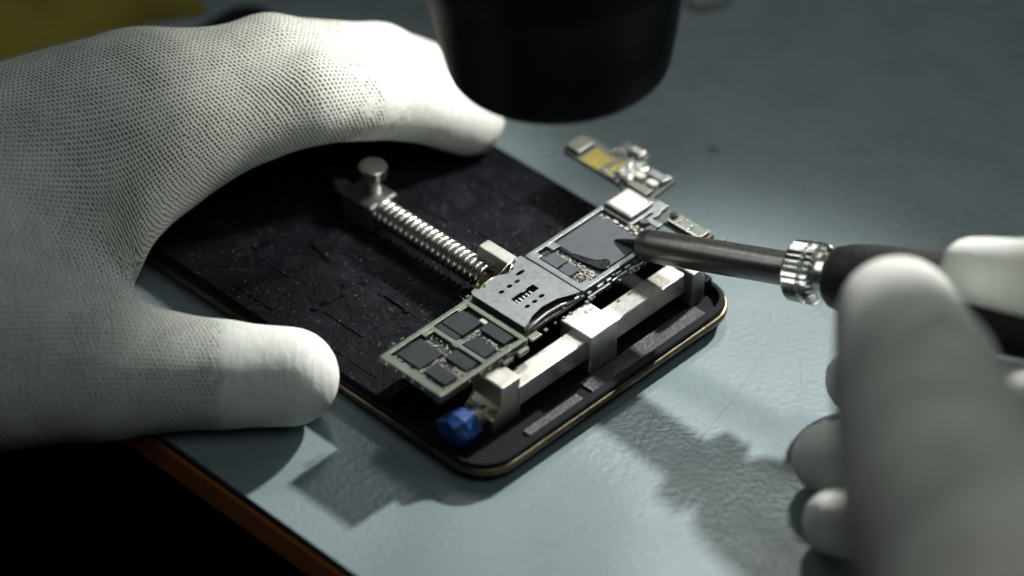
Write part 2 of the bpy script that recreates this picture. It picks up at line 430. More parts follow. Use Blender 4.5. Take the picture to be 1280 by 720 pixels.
for _ in range(26):
    u_, v_ = random.uniform(4, 63), random.uniform(25, 80)
    if 30 < u_ < 41 or 24 > v_: continue
    bm = bmesh.new(); bmesh.ops.create_icosphere(bm, subdivisions=1, radius=random.uniform(0.15, 0.5))
    for v in bm.verts: v.co = Vector((v.co.x * random.uniform(0.7, 1.5) + u_, v.co.y * random.uniform(0.7, 1.5) + v_, v.co.z * 0.5 + 6.3))
    bm_obj('crumb', bm, 'ridge', H)
for u0, u1, v0, v1 in ((14.4, 28.2, -0.5, 1.7), (30.6, 61.0, -0.6, 3.4)):
    box('grip_strip', u0, u1, v0, v1, 3.21, 3.6, 'grit', H, 0.2)
# rail, blocks, screw
box('rail', 16.6, 60.6, 4.7, 9.0, 6.0, 10.5, 'rail', H, 0.3)
box('clamp_block', 33.7, 41.0, 3.5, 11.2, 3.22, 12.0, 'block', H, 0.35, 3)
bm = bmesh.new()
prof = [(10.1, 3.22), (17.4, 3.22), (17.4, 12.5), (12.6, 12.5), (12.6, 8.0), (11.4, 6.4), (10.1, 6.4)]
vs0 = [bm.verts.new((u, 5.0, z)) for u, z in prof]; vs1 = [bm.verts.new((u, 12.0, z)) for u, z in prof]
bm.faces.new(vs0); bm.faces.new(vs1[::-1])
for i in range(len(prof)):
    j = (i + 1) % len(prof); bm.faces.new((vs0[j], vs0[i], vs1[i], vs1[j]))
bm_obj('end_block', bm, 'block', H, bevel=0.3)
bm = bmesh.new()
prof = [(60.6, 3.22), (64.0, 3.22), (64.0, 9.0), (62.6, 11.0), (60.6, 11.0)]
vs0 = [bm.verts.new((u, 3.0, z)) for u, z in prof]; vs1 = [bm.verts.new((u, 10.6, z)) for u, z in prof]
bm.faces.new(vs0); bm.faces.new(vs1[::-1])
for i in range(len(prof)):
    j = (i + 1) % len(prof); bm.faces.new((vs0[j], vs0[i], vs1[i], vs1[j]))
bm_obj('end_block', bm, 'grainy', H, bevel=0.3)
lathe('screw', (3.5, 8.4, 5.8), (1, 0, 0), [(0, 1.2), (13, 1.2)], 'brass', H, 20)
lathe('screw_collar', (7.8, 8.4, 5.8), (1, 0, 0), [(0, 2.0), (0.2, 2.3), (2.0, 2.3), (2.2, 2.0)], 'grainy', H, 24)
def blue_knob():
    bm = bmesh.new(); rnd = random.Random(5); n = 7; R = []
    for x, r in ((2.6, 2.7), (3.1, 3.5), (5.0, 3.8), (7.2, 3.6), (7.9, 2.6)):
        R.append([bm.verts.new((x + rnd.uniform(-0.35, 0.35), 8.4 + r * (1 + rnd.uniform(-0.10, 0.10)) * math.cos(2 * math.pi * k / n + 0.3), 6.0 + r * (1 + rnd.uniform(-0.12, 0.10)) * math.sin(2 * math.pi * k / n + 0.3))) for k in range(n)])
    for p, q in zip(R[:-1], R[1:]):
        for i in range(n): bm.faces.new((p[i], p[(i + 1) % n], q[(i + 1) % n], q[i]))
    bm.faces.new(R[0][::-1]); bm.faces.new(R[-1])
    return bm_obj('screw_knob', bm, 'blue', H, bevel=0.18)
tag(blue_knob(), 'chipped angular blue screw knob')
box('sliding_jaw', 35.7, 38.6, 26.2, 34.0, 6.25, 14.9, 'grainy', H, 0.35, 3)
box('jaw_carriage', 31.5, 38.0, 27.6, 31.5, 6.24, 9.6, 'brass', H, 0.3)
lathe('guide_rod', (34.4, 30.5, 10.3), (0, 1, 0), [(0, 1.0), (40, 1.0), (40.4, 0.6)], 'chrome', H, 20)
T_ = 20
sp_path = [(34.4 + 2.15 * math.cos(a), 30.2 + 28.3 * a / (2 * math.pi * T_), 10.3 + 2.15 * math.sin(a)) for a in np.linspace(0, 2 * math.pi * T_, T_ * 22)]
tube('spring', sp_path, 0.60, 'chrome', H, 8)
box('anchor_block', 31.9, 39.0, 58.4, 66.6, 6.25, 11.9, 'shield', H, 0.5, 3)
lathe('rod_nut', (34.4, 66.7, 10.3), (0, 1, 0), [(0, 1.3), (0.3, 1.7), (2.4, 1.7), (2.7, 1.2)], 'chrome', H, 6, smooth=False)
kn = lathe('thumb_screw', (36.4, 62.3, 11.9), (0, 0, 1), [(0, 1.5), (3.4, 1.5), (3.5, 2.4), (3.8, 2.8), (5.6, 2.8), (5.9, 2.55)], 'chrome', H, 40)

# ------------------------------------------------------------------ circuit board clamped in the holder
B = empty('circuit_board', world(2, 10, 12.55), ROT)
tag(B, 'slim phone circuit board with metal shields, chips and yellow tape, clamped in holder', 'circuit board')
class Sub:
    pass
BO = Vector((-2.0, -10.0, -12.55))
def bset(o):
    o.data.transform(Matrix.Translation(BO * MM)); return o
def bbox(name, u0, u1, v0, v1, z0, z1, mat, bevel=0.1, parent=None):
    return bset(box(name, u0, u1, v0, v1, z0, z1, mat, parent or B, bevel))
out = [(2.2, 9.9), (23.6, 9.6), (24.2, 11.6), (57.2, 11.6), (60.0, 13.2), (60.2, 18.0), (64.2, 15.4), (66.2, 15.4), (66.2, 6.3), (70.0, 6.3), (70.2, 19.6), (70.4, 21.8), (77.0, 22.3),
       (76.8, 30.0), (79.4, 31.0), (79.6, 37.0), (75.4, 37.0), (76.0, 43.4), (74.4, 45.0), (70.2, 45.0), (69.0, 43.8), (68.7, 29.0), (67.5, 26.4), (24.6, 26.2), (24.2, 25.4), (3.0, 25.4)]
bset(prism('substrate', out, 12.55, 13.25, 'pcb', B))
Z = 13.26
def frame_bars(name, bars, mat, z0=Z, z1=14.3, bevel=0.12):
    bm = bmesh.new()
    for i, (u0, u1, v0, v1) in enumerate(bars):
        b2 = bmesh.new(); add_box(b2, u0, u1, v0, v1, z0, z1 - 0.012 * i)
        bmesh.ops.bevel(b2, geom=list(b2.edges), offset=bevel, segments=2, affect='EDGES', profile=0.5)
        me = bpy.data.meshes.new('t'); b2.to_mesh(me); b2.free(); bm.from_mesh(me); bpy.data.meshes.remove(me)
    return bset(bm_obj(name, bm, mat, B))
fr = frame_bars('shield_frame', [(2.2, 3.9, 9.9, 25.2), (22.9, 24.0, 9.7, 25.4), (2.3, 23.9, 24.3, 25.3), (2.3, 23.9, 9.8, 10.8), (13.7, 14.7, 10.3, 24.8),
                            (11.6, 14.2, 23.2, 24.9), (20.6, 23.4, 23.7, 24.9), (13.4, 15.6, 17.2, 18.6)], 'frame_dull')
for c in ((16.6, 21.7, 18.9, 24.1), (14.9, 16.3, 18.9, 24.1), (20.1, 22.7, 12.0, 17.9), (15.2, 18.4, 12.0, 17.0), (5.1, 11.0, 18.0, 23.8), (10.5, 13.4, 11.8, 17.1), (5.2, 8.4, 11.7, 17.0)):
    bbox('chip', *c, Z, 14.0 + random.uniform(-0.08, 0.08), 'chip_dark', 0.08)
bbox('component', 21.6, 22.7, 18.2, 19.8, Z, 14.0, 'ceramic', 0.2)
for v in (23.2, 20.7, 18.6, 16.5, 14.2):
    bset(lathe('contact_dot', (2.22, v, 13.6), (-1, 0, 0), [(-0.2, 0.36), (0.08, 0.36), (0.2, 0.2)], 'solder', B, 14))
# SIM reader: thin stamped plate with real openings
def plate_holes(name, outer, holes, z, th, mat, bend=None):
    polys = [[Vector((x, y, 0)) for x, y in outer]] + [[Vector((x, y, 0)) for x, y in h] for h in holes]
    flat = [p for l in polys for p in l]
    tris = tessellate_polygon(polys)
    bm = bmesh.new(); vs = [bm.verts.new((p.x, p.y, z)) for p in flat]
    for t_ in tris:
        try: bm.faces.new([vs[i] for i in t_])
        except ValueError: pass
    bmesh.ops.recalc_face_normals(bm, faces=bm.faces)
    if sum(f.normal.z for f in bm.faces) < 0: bmesh.ops.reverse_faces(bm, faces=bm.faces)
    r = bmesh.ops.extrude_face_region(bm, geom=list(bm.faces))
    for v in [g for g in r['geom'] if isinstance(g, bmesh.types.BMVert)]: v.co.z -= th
    return bset(bm_obj(name, bm, mat, B))
def slot(u, v, a, b, n=8, ang=0):
    return [(u + a * math.cos(t) , v + b * math.sin(t)) for t in [2 * math.pi * k / n for k in range(n)]]
simo = [(25.2, 11.7), (26.4, 12.0), (28.5, 13.0), (31.5, 13.5), (35.0, 13.1), (37.6, 12.0), (39.3, 11.4), (39.3, 21.0), (39.1, 26.2), (37.6, 26.5), (37.2, 25.6), (36.0, 25.4), (35.4, 24.4), (33.4, 24.5), (32.4, 25.2), (29.0, 25.4), (28.4, 24.6), (27.2, 24.6), (26.6, 25.6), (25.6, 25.5), (25.1, 24.6)]
holes = [slot(u, v, 0.62, 0.42) for u, v in ((29.3, 21.5), (31.5, 21.6), (33.4, 21.6), (29.7, 15.4), (31.6, 15.4), (33.6, 15.6))]
holes += [[(29.0, 17.1), (34.8, 17.4), (34.8, 19.0), (33.0, 19.0), (32.8, 18.7), (31.9, 18.7), (31.7, 19.0), (29.0, 18.9)], slot(35.6, 22.9, 1.1, 0.42, 10)]
sim = plate_holes('sim_reader_cover', simo, holes, 15.0, 0.18, 'shield')
bbox('sim_reader_base', 25.4, 39.0, 14.0, 25.2, Z, 13.9, 'chip_dark', 0.1)
for u in (29.6, 30.5, 31.4, 32.3, 33.2):
    bbox('sim_contact', u, u + 0.45, 17.2, 18.6, 13.9, 14.5, 'solder', 0.08)
bbox('sim_side_wall', 25.3, 25.5, 11.9, 25.0, Z, 14.82, 'shield', 0.03)
bbox('sim_side_wall', 38.9, 39.15, 11.9, 26.0, Z, 14.82, 'shield', 0.03)
bm = bmesh.new()
tube_path(bm, [(25.6, 11.7, 13.7), (28.5, 12.2, 13.75), (31.5, 12.5, 13.8), (35, 12.3, 13.75), (39.0, 11.5, 13.7)], 0.38, 8)
bset(bm_obj('sim_front_lip', bm, 'shield', B, smooth=True))
for a, b in (((37.8, 26.6, 14.6), (34.0, 24.2, 15.0)), ((38.6, 26.9, 14.4), (33.2, 25.6, 14.7)), ((27.6, 25.3, 14.9), (33.0, 25.5, 14.6)), ((29.8, 24.4, 14.7), (31.0, 25.8, 14.5))):
    bm = bmesh.new(); mid = tuple((a[i] + b[i]) / 2 + (0, 0, 0.25)[i] for i in range(3)); tube_path(bm, [a, mid, b], 0.17, 6)
    bset(bm_obj('sim_spring_wire', bm, 'solder', B, smooth=True))
for u, v in ((27.7, 25.2), (28.6, 25.0), (27.2, 24.8)):
    bbox('sim_switch', u, u + 0.6, v - 0.3, v + 0.4, 14.0, 14.95, 'brass', 0.1)
# processor section
frame_bars('processor_frame', [(40.2, 41.5, 12.0, 26.0), (40.4, 61.0, 25.4, 26.3), (40.4, 57.3, 11.7, 12.8), (41.0, 43.4, 11.9, 13.6), (45.0, 46.9, 23.7, 25.8), (41.0, 42.6, 24.0, 26.2)], 'shield', z1=14.35)
cpu = [(46.9, 24.9), (46.9, 20.6), (47.4, 19.6), (47.9, 18.0), (48.3, 16.6), (49.2, 15.6), (50.2, 15.1), (50.3, 14.2), (49.2, 13.3), (57.6, 13.2), (58.7, 14.0), (58.6, 17.8), (58.5, 25.0)]
bset(prism('processor', cpu, Z, 14.15, 'chip', B, 0.07))
goo = [(46.4, 24.5), (46.3, 21.0), (46.5, 19.0), (46.8, 17.2), (47.2, 15.6), (47.6, 14.0), (48.4, 13.2), (49.6, 13.4), (50.6, 14.6), (50.0, 16.0), (48.6, 18.0), (47.6, 21.0), (47.3, 24.6)]
bset(prism('underfill', goo, Z, 14.02, 'goo', B, 0.2))
bbox('chip', 42.0, 45.0, 19.9, 23.4, Z, 14.05, 'chip', 0.08)
bbox('chip', 41.9, 44.7, 16.6, 19.4, Z, 14.05, 'chip', 0.08)
def crumbs(name, mat, spots, smin, smax, zmax):
    bm = bmesh.new()
    for u, v in spots:
        a, b = random.uniform(smin, smax), random.uniform(smin, smax); h = random.uniform(0.25, zmax)
        add_box(bm, u - a / 2, u + a / 2, v - b / 2, v + b / 2, Z - 0.02, Z + h)
    return tag(bset(bm_obj(name, bm, mat, B)), kind='stuff')
def jit(u0, u1, v0, v1, du, dv, keep=0.8):
    o = []; u = u0
    while u < u1:
        v = v0
        while v < v1:
            if random.random() < keep: o.append((u + random.uniform(-0.08, 0.08), v + random.uniform(-0.08, 0.08)))
            v += dv
        u += du
    return o
crumbs('small_components', 'ceramic', jit(45.3, 46.4, 14.0, 23.5, 0.42, 0.44, 0.75) + jit(43.0, 46.2, 13.8, 16.6, 0.5, 0.45, 0.7), 0.16, 0.34, 0.55)
crumbs('small_components', 'chip_dark', jit(45.1, 46.3, 14.0, 23.5, 0.5, 0.6, 0.6) + jit(42.6, 46.2, 13.4, 16.4, 0.6, 0.6, 0.5), 0.2, 0.4, 0.5)
crumbs('small_components', 'ceramic', jit(4.2, 13.4, 17.1, 18.0, 0.55, 0.5, 0.5) + jit(8.7, 10.2, 11.2, 17.0, 0.6, 0.6, 0.5) + jit(15.2, 22.6, 17.6, 18.6, 0.6, 0.5, 0.45) + jit(18.7, 19.8, 11.2, 17.4, 0.55, 0.6, 0.5), 0.2, 0.38, 0.5)
for i, (u, v, a, b) in enumerate(((59.1, 24.6, .55, .5), (59.3, 23.3, .5, .9), (59.5, 21.5, .7, 1.1), (59.3, 19.9, .6, .7), (59.4, 18.7, .6, .9), (60.4, 18.6, .6, 1.2), (60.2, 17.2, .5, .8), (59.7, 16.2, .6, 1.1), (60.0, 15.0, .5, .6), (61.2, 17.6, .5, .6), (61.2, 16.4, .5, .5), (59.2, 14.4, .5, .8))):
    bbox('component', u - a / 2, u + a / 2, v - b / 2, v + b / 2, Z, 13.95, 'ceramic', 0.1)
crumbs('small_components', 'ceramic', jit(58.9, 62.2, 14.2, 18.6, 0.55, 0.5, 0.5) + jit(59.0, 59.9, 18.6, 25.2, 0.45, 0.5, 0.6), 0.14, 0.3, 0.45)
bset(lathe('inductor', (63.1, 17.6, Z), (0, 0, 1), [(0, 0.95), (0.9, 0.95), (1.05, 0.8)], 'chip', B, 24))
bbox('chip', 61.4, 64.0, 14.6, 16.2, Z, 14.0, 'chip', 0.08)
can = bbox('shield_can', 61.2, 67.8, 19.4, 26.0, Z, 15.0, 'shield', 0.22)
bbox('can_top_glare', 61.9, 67.1, 20.0, 25.4, 15.0, 15.03, 'clear', 0.0)  # pale sheet that paints the bright glare on the can's metal top
frame_bars('corner_bracket', [(60.4, 61.1, 18.6, 26.2), (60.4, 69.4, 18.5, 19.2), (66.0, 69.6, 17.4, 20.0), (63.8, 67.2, 17.0, 17.9), (63.4, 64.8, 14.6, 17.6)], 'shield', z1=14.2)
crumbs('small_components', 'solder', jit(4.1, 22.6, 10.9, 11.4, 0.5, 0.45, 0.6) + jit(15.0, 22.4, 23.2, 24.2, 0.5, 0.5, 0.45) + jit(4.2, 5.0, 11.2, 24.0, 0.5, 0.5, 0.45) + jit(11.2, 13.4, 17.4, 23.0, 0.5, 0.5, 0.5), 0.14, 0.36, 0.45)
crumbs('small_components', 'ceramic', jit(41.6, 46.4, 13.0, 24.8, 0.42, 0.42, 0.28), 0.12, 0.3, 0.5)
crumbs('edge_components', 'frame_dull', [(random.uniform(4, 60), random.choice((9.75, 11.5, 26.3))) for _ in range(70)], 0.2, 0.7, 0.5)
# upper arm
bbox('yellow_tape', 69.2, 74.0, 35.0, 39.7, Z, 13.34, 'yellow', 0.0)
bbox('yellow_tape', 69.1, 74.8, 32.3, 33.7, Z, 13.36, 'yellow', 0.0)
bbox('connector', 69.6, 74.2, 40.6, 44.2, Z, 14.2, 'frame_dull', 0.3)
bbox('shield_can', 69.8, 75.4, 27.6, 31.9, Z, 14.3, 'solder', 0.4)
bbox('connector', 76.6, 78.8, 31.2, 34.6, Z, 14.5, 'solder', 0.4)
for (u, v) in ((71.0, 30.8), (73.0, 30.6), (74.4, 29.6), (72.0, 29.2), (70.6, 28.6), (73.6, 28.4)):
    bset(lathe('solder_bump', (u, v, 14.2), (0, 0, 1), [(0, 0.75), (0.3, 0.65), (0.5, 0.35)], 'solder', B, 12))
bset(prism('component', rrect(71.4, 73.0, 25.9, 28.0, 0.7, 4), Z, 14.9, 'ceramic', B, 0.15))
bset(prism('component', rrect(71.6, 73.2, 22.9, 25.2, 0.6, 4), Z, 14.6, 'ceramic', B, 0.15))
bbox('chip', 69.0, 71.0, 22.6, 27.6, Z, 14.2, 'frame_dull', 0.15)
bbox('connector', 74.0, 75.8, 22.8, 27.0, Z, 14.3, 'shield', 0.2)
bbox('component', 75.9, 76.7, 22.8, 24.2, Z, 14.1, 'solder', 0.15)
crumbs('small_components', 'solder', jit(74.6, 76.6, 28.0, 36.5, 0.7, 0.7, 0.6) + jit(69.2, 70.2, 30, 34.5, 0.5, 0.6, 0.6), 0.3, 0.55, 0.8)
# lower arm
bbox('connector', 66.6, 69.6, 7.0, 14.4, Z, 14.0, 'frame_dull', 0.25)
bbox('contact_strip', 66.3, 66.9, 6.6, 14.8, Z, 14.15, 'solder', 0.1)
crumbs('small_components', 'solder', jit(67.2, 69.2, 7.5, 14.0, 0.8, 0.9, 0.55), 0.3, 0.6, 1.05)
bset(lathe('screw_post', (68.2, 14.7, Z), (0, 0, 1), [(0, 0.8), (1.2, 0.8), (1.35, 0.5)], 'chip_dark', B, 18))
bbox('connector_block', 68.6, 71.6, 4.6, 9.6, 10.6, 12.5, 'teal', 0.25)
# spring clips on the front edge
for i, u in enumerate((41.0, 43.6, 46.0, 48.6, 51.0, 53.4, 55.6)):
    bbox('edge_clip', u, u + random.uniform(0.8, 1.7), 11.0, 11.55, 12.0 - random.uniform(0, 0.9), 13.7, 'shield', 0.12)
for u0, u1, z0, z1 in ((40.6, 46.5, 12.7, 13.2), (47.0, 51.0, 12.9, 13.4), (51.6, 57.0, 12.8, 13.3)):
    bbox('edge_clip', u0, u1, 10.55, 11.0, z0, z1, 'shield', 0.1)
bbox('edge_strip', 25.0, 27.6, 9.7, 11.2, 12.6, 13.2, 'frame_dull', 0.2)
bbox('edge_tab', 20.6, 23.2, 8.6, 9.5, 12.4, 13.4, 'frame_dull', 0.15)
bbox('edge_tab', 17.0, 19.4, 8.8, 9.55, 12.4, 13.2, 'pcb', 0.15)
bset(lathe('screw_post', (4.2, 12.2, 10.9), (0, 0, 1), [(0, 1.0), (1.6, 1.0)], 'frame_dull', B, 16))

# ------------------------------------------------------------------ soldering iron
tipw = world(55.1, 17.7, 14.25)
AX = np.array([35.0, -20.0, 8.6]); AX /= np.linalg.norm(AX)
S = empty('soldering_iron', tipw); tag(S, 'soldering iron with dark steel shaft and black grip held in gloved fingers', 'soldering iron')
lathe('tip', (0, 0, 0), AX, [(0, 0.10), (0.8, 0.35), (3.0, 0.65), (4.6, 0.85), (5.6, 1.3), (6.2, 1.5)], 'tip', S, 20)
lathe('shaft', (0, 0, 0), AX, [(5.2, 1.5), (5.6, 2.5), (6.4, 2.95), (8, 3.05), (20, 3.1), (37, 3.15)], 'iron_shaft', S, 40)
lathe('nut', (0, 0, 0), AX, [(36.4, 3.2), (36.6, 4.7), (37.2, 5.3), (40.0, 5.4), (40.3, 4.8), (40.7, 4.8), (41.0, 5.5), (42.2, 5.5), (42.8, 4.4)], 'solder', S, 112, smooth=False, wob=lambda q, s: 1 + (0.045 * math.cos(28 * q) if 37 < s < 42.3 else 0))
for q_ in (0.4, 1.1):
    e1_ = np.cross((0, 0, 1.0), AX); e1_ /= np.linalg.norm(e1_); e2_ = np.cross(AX, e1_)
    rd = e1_ * math.cos(q_) + e2_ * math.sin(q_)
    lathe('set_screw', AX * 43.6 + rd * 4.0, rd, [(0, 0.9), (1.2, 0.9), (1.6, 0.5)], 'solder', S, 16)
lathe('neck', (0, 0, 0), AX, [(42.5, 4.3), (44.5, 4.4), (45.0, 5.0)], 'solder', S, 36)
lathe('grip', (0, 0, 0), AX, [(44.6, 4.8), (45.4, 5.5), (48, 6.3), (53, 6.9), (60, 7.2), (80, 8.6), (110, 9.8), (165, 9.8), (172, 8.2), (176, 5.0)], 'rubber', S, 44)
lathe('cable', (0, 0, 0), AX, [(174, 3.6), (420, 3.4)], 'rubber', S, 20)

# ------------------------------------------------------------------ microscope barrel
mb = np.array([8.2, -9.5, 60.0])
MB = empty('microscope', mb); tag(MB, 'black microscope objective barrel hanging above the circuit board', 'microscope')
lathe('barrel', (0, 0, 0), (-0.05, 0, 1), [(1.4, 18.95), (0.0, 19.0), (0.2, 19.3), (1.4, 19.7), (8, 20.9), (22, 23.0), (24, 24.4), (60, 25.0), (140, 25.6)], 'barrel', MB, 72, cap=False)
lathe('front_lens', (0, 0, 0), (0, 0, 1), [(1.6, 13.9), (2.4, 8.0), (2.8, 0.1)], 'goo', MB, 48, cap=False)
lathe('lens_ring', (0, 0, 0), (0, 0, 1), [(1.7, 13.8), (0.3, 14.0), (0.3, 14.8), (1.5, 15.0)], 'barrel', MB, 48, cap=False)
lathe('ring_light', (0, 0, 0), (0, 0, 1), [(1.2, 15.1), (1.25, 18.9)], 'ring_led', MB, 48, cap=False)
lathe('body', (0, 0, 0), (0, 0, 1), [(139, 26.2), (142, 40), (230, 42), (240, 30)], 'barrel', MB, 48)

# ------------------------------------------------------------------ gloved hands: one continuous surface from a signed distance field
def rcone(P, a, b, ra, rb):
    a, b = np.array(a, np.float32), np.array(b, np.float32); ba = b - a
    t = np.clip(((P - a) @ ba) / max(1e-6, float(ba @ ba)), 0, 1)
    d = P - a - t[..., None] * ba
    return np.sqrt((d * d).sum(-1)) - (ra + (rb - ra) * t), t
def smin(a, b, k):
    h = np.maximum(k - np.abs(a - b), 0) / k
    return np.minimum(a, b) - h * h * k * 0.25
def surface_nets(S, org, step):
    ins = S < 0
    nx, ny, nz = S.shape
    cs = np.zeros((nx - 1, ny - 1, nz - 1), np.int8)
    for i in (0, 1):
        for j in (0, 1):
            for k in (0, 1):
                cs += ins[i:nx - 1 + i, j:ny - 1 + j, k:nz - 1 + k]
    act = np.argwhere((cs > 0) & (cs < 8))
    idx = -np.ones(cs.shape, np.int64); idx[tuple(act.T)] = np.arange(len(act))
    acc = np.zeros((len(act), 3)); cnt = np.zeros(len(act))
    cor = [(i, j, k) for i in (0, 1) for j in (0, 1) for k in (0, 1)]
    for p in cor:
        for q in cor:
            if sum(abs(p[i] - q[i]) for i in range(3)) == 1 and p < q:
                a = S[tuple((act + p).T)]; b = S[tuple((act + q).T)]
                m = (a < 0) != (b < 0); t = np.where(m, a / np.where(m, a - b, 1), 0)
                pos = np.array(p) + t[:, None] * (np.array(q) - np.array(p))
                acc += np.where(m[:, None], pos, 0); cnt += m
    V = (act + acc / cnt[:, None]) * step + org
    F = []
    for ax in range(3):
        sl0 = [slice(1, -1)] * 3; sl1 = [slice(1, -1)] * 3
        sl0[ax] = slice(0, -1); sl1[ax] = slice(1, None)
        a, b = ins[tuple(sl0)], ins[tuple(sl1)]
        e = np.argwhere(a != b); off = np.array([1, 1, 1]); off[ax] = 0
        flip = a[tuple(e.T)]
        e = e + off
        o1, o2 = [(1, 2), (2, 0), (0, 1)][ax]
        d1 = np.zeros(3, int); d1[o1] = 1; d2 = np.zeros(3, int); d2[o2] = 1
        q = np.stack([idx[tuple((e - d1 - d2).T)], idx[tuple((e - d2).T)], idx[tuple(e.T)], idx[tuple((e - d1).T)]], 1)
        q[~flip] = q[~flip][:, ::-1]
        F.append(q)
    return V, np.concatenate(F)

def build_hand(name, chains, palm, step, label, k_finger, k_palm, k_between, seam=(0, -0.5, 0.85), fold=None, pull=()):
    """chains: list of dict(pts, r, u0, v0, lat, coat, palm) - bones of one ray each"""
    allp = np.array([p for c in chains for p in c['pts']] + [p for s in palm for p in s[:2]])
    rm = 30
    lo, hi = allp.min(0) - rm, allp.max(0) + rm
    n = np.ceil((hi - lo) / step).astype(int)
    g = np.stack(np.meshgrid(*[lo[i] + step * np.arange(n[i]) for i in range(3)], indexing='ij'), -1).astype(np.float32)
    D = None
    for c in chains:
        d = None
        for i in range(len(c['pts']) - 1):
            e, _ = rcone(g, c['pts'][i], c['pts'][i + 1], c['r'][i], c['r'][i + 1])
            d = e if d is None else smin(d, e, k_finger)
        D = d if D is None else smin(D, d, k_between)
    dp = None
    for a, b, ra, rb in palm:
        e, _ = rcone(g, a, b, ra, rb); dp = e if dp is None else smin(dp, e, k_palm)
    D = smin(D, dp, k_palm * 0.75)
    if fold is not None: D = D + fold(g)
    Vt, F = surface_nets(D, lo, step)
    # knit coordinates: integrate a field that runs along the blended bone directions (least squares over the mesh edges)
    P = Vt.astype(np.float32); N_ = len(P)
    e = np.concatenate([F[:, [0, 1]], F[:, [1, 2]], F[:, [2, 3]], F[:, [3, 0]]]); e = np.unique(np.sort(e, 1), axis=0)
    fn = np.cross(P[F[:, 2]] - P[F[:, 0]], P[F[:, 3]] - P[F[:, 1]])
    nv = np.zeros((N_, 3))
    for k in range(4): np.add.at(nv, F[:, k], fn)
    nv /= np.linalg.norm(nv, axis=1)[:, None] + 1e-12
    dr = np.zeros((N_, 3)); Wt = np.zeros(N_); coat = np.zeros(N_); Wc = np.zeros(N_)
    for c in chains:
        for i in range(len(c['pts']) - 1):
            a, b = np.array(c['pts'][i], float), np.array(c['pts'][i + 1], float); w_ = (b - a) / np.linalg.norm(b - a)
            d, t = rcone(P, a, b, c['r'][i], c['r'][i + 1])
            w = np.exp(-np.clip(d, -2, 80) / 7.0); dr += w[:, None] * w_
            tt = ((P - a) @ w_) / np.linalg.norm(b - a)
            wc = np.exp(-np.clip(d, -2, 80) / 1.5)
            coat += wc * np.clip((i + np.clip(tt, -0.5, 1.5) - c['coat']) / c.get('soft', 0.28) + 0.5, 0, 1); Wc += wc
    coat /= Wc + 1e-12
    dr -= nv * (dr * nv).sum(1)[:, None]; dr /= np.linalg.norm(dr, axis=1)[:, None] + 1e-9
    cr = np.cross(nv, dr)
    keep = (nv @ np.array(seam, float)) > -0.35
    e = e[keep[e[:, 0]] & keep[e[:, 1]]]
    dp_ = P[e[:, 1]] - P[e[:, 0]]
    gu = ((dr[e[:, 0]] + dr[e[:, 1]]) * 0.5 * dp_).sum(1); gv = ((cr[e[:, 0]] + cr[e[:, 1]]) * 0.5 * dp_).sum(1)
    def scat(x): return np.bincount(e[:, 1], x, N_) - np.bincount(e[:, 0], x, N_)
    deg = np.bincount(e.ravel(), minlength=N_).astype(float) + 1e-6
    def solve(rhs, it=1500):
        x = np.zeros(N_); r = rhs.copy(); z = r / deg; p = z.copy(); rz = r @ z
        for _ in range(it):
            Ap = scat(p[e[:, 1]] - p[e[:, 0]]) + 1e-8 * p
            al = rz / (p @ Ap); x += al * p; r -= al * Ap
            z = r / deg; rz2 = r @ z
            if rz2 < 1e-6: break
            p = z + (rz2 / rz) * p; rz = rz2
        return x
    K = np.stack([solve(scat(gu)), solve(scat(gv)), coat], 1)
    me = bpy.data.meshes.new(name)
    me.from_pydata([tuple(p) for p in Vt * MM], [], F.tolist())
    at_ = me.attributes.new('knit', 'FLOAT_VECTOR', 'POINT'); at_.data.foreach_set('vector', K.astype(np.float32).ravel())
    sv = np.zeros(N_, np.float32)
    for i in range(len(pull) - 1):
        d, t = rcone(P, pull[i], pull[i + 1], 0, 0); sv = np.maximum(sv, np.exp(-(d / 5.0) ** 2))
    at2 = me.attributes.new('stretch', 'FLOAT', 'POINT'); at2.data.foreach_set('value', sv.astype(np.float32))
    me.update()
    o = link(name, me, 'glove', None, True)
    sm = o.modifiers.new('smooth', 'SMOOTH'); sm.factor = 0.5; sm.iterations = 3
    return o

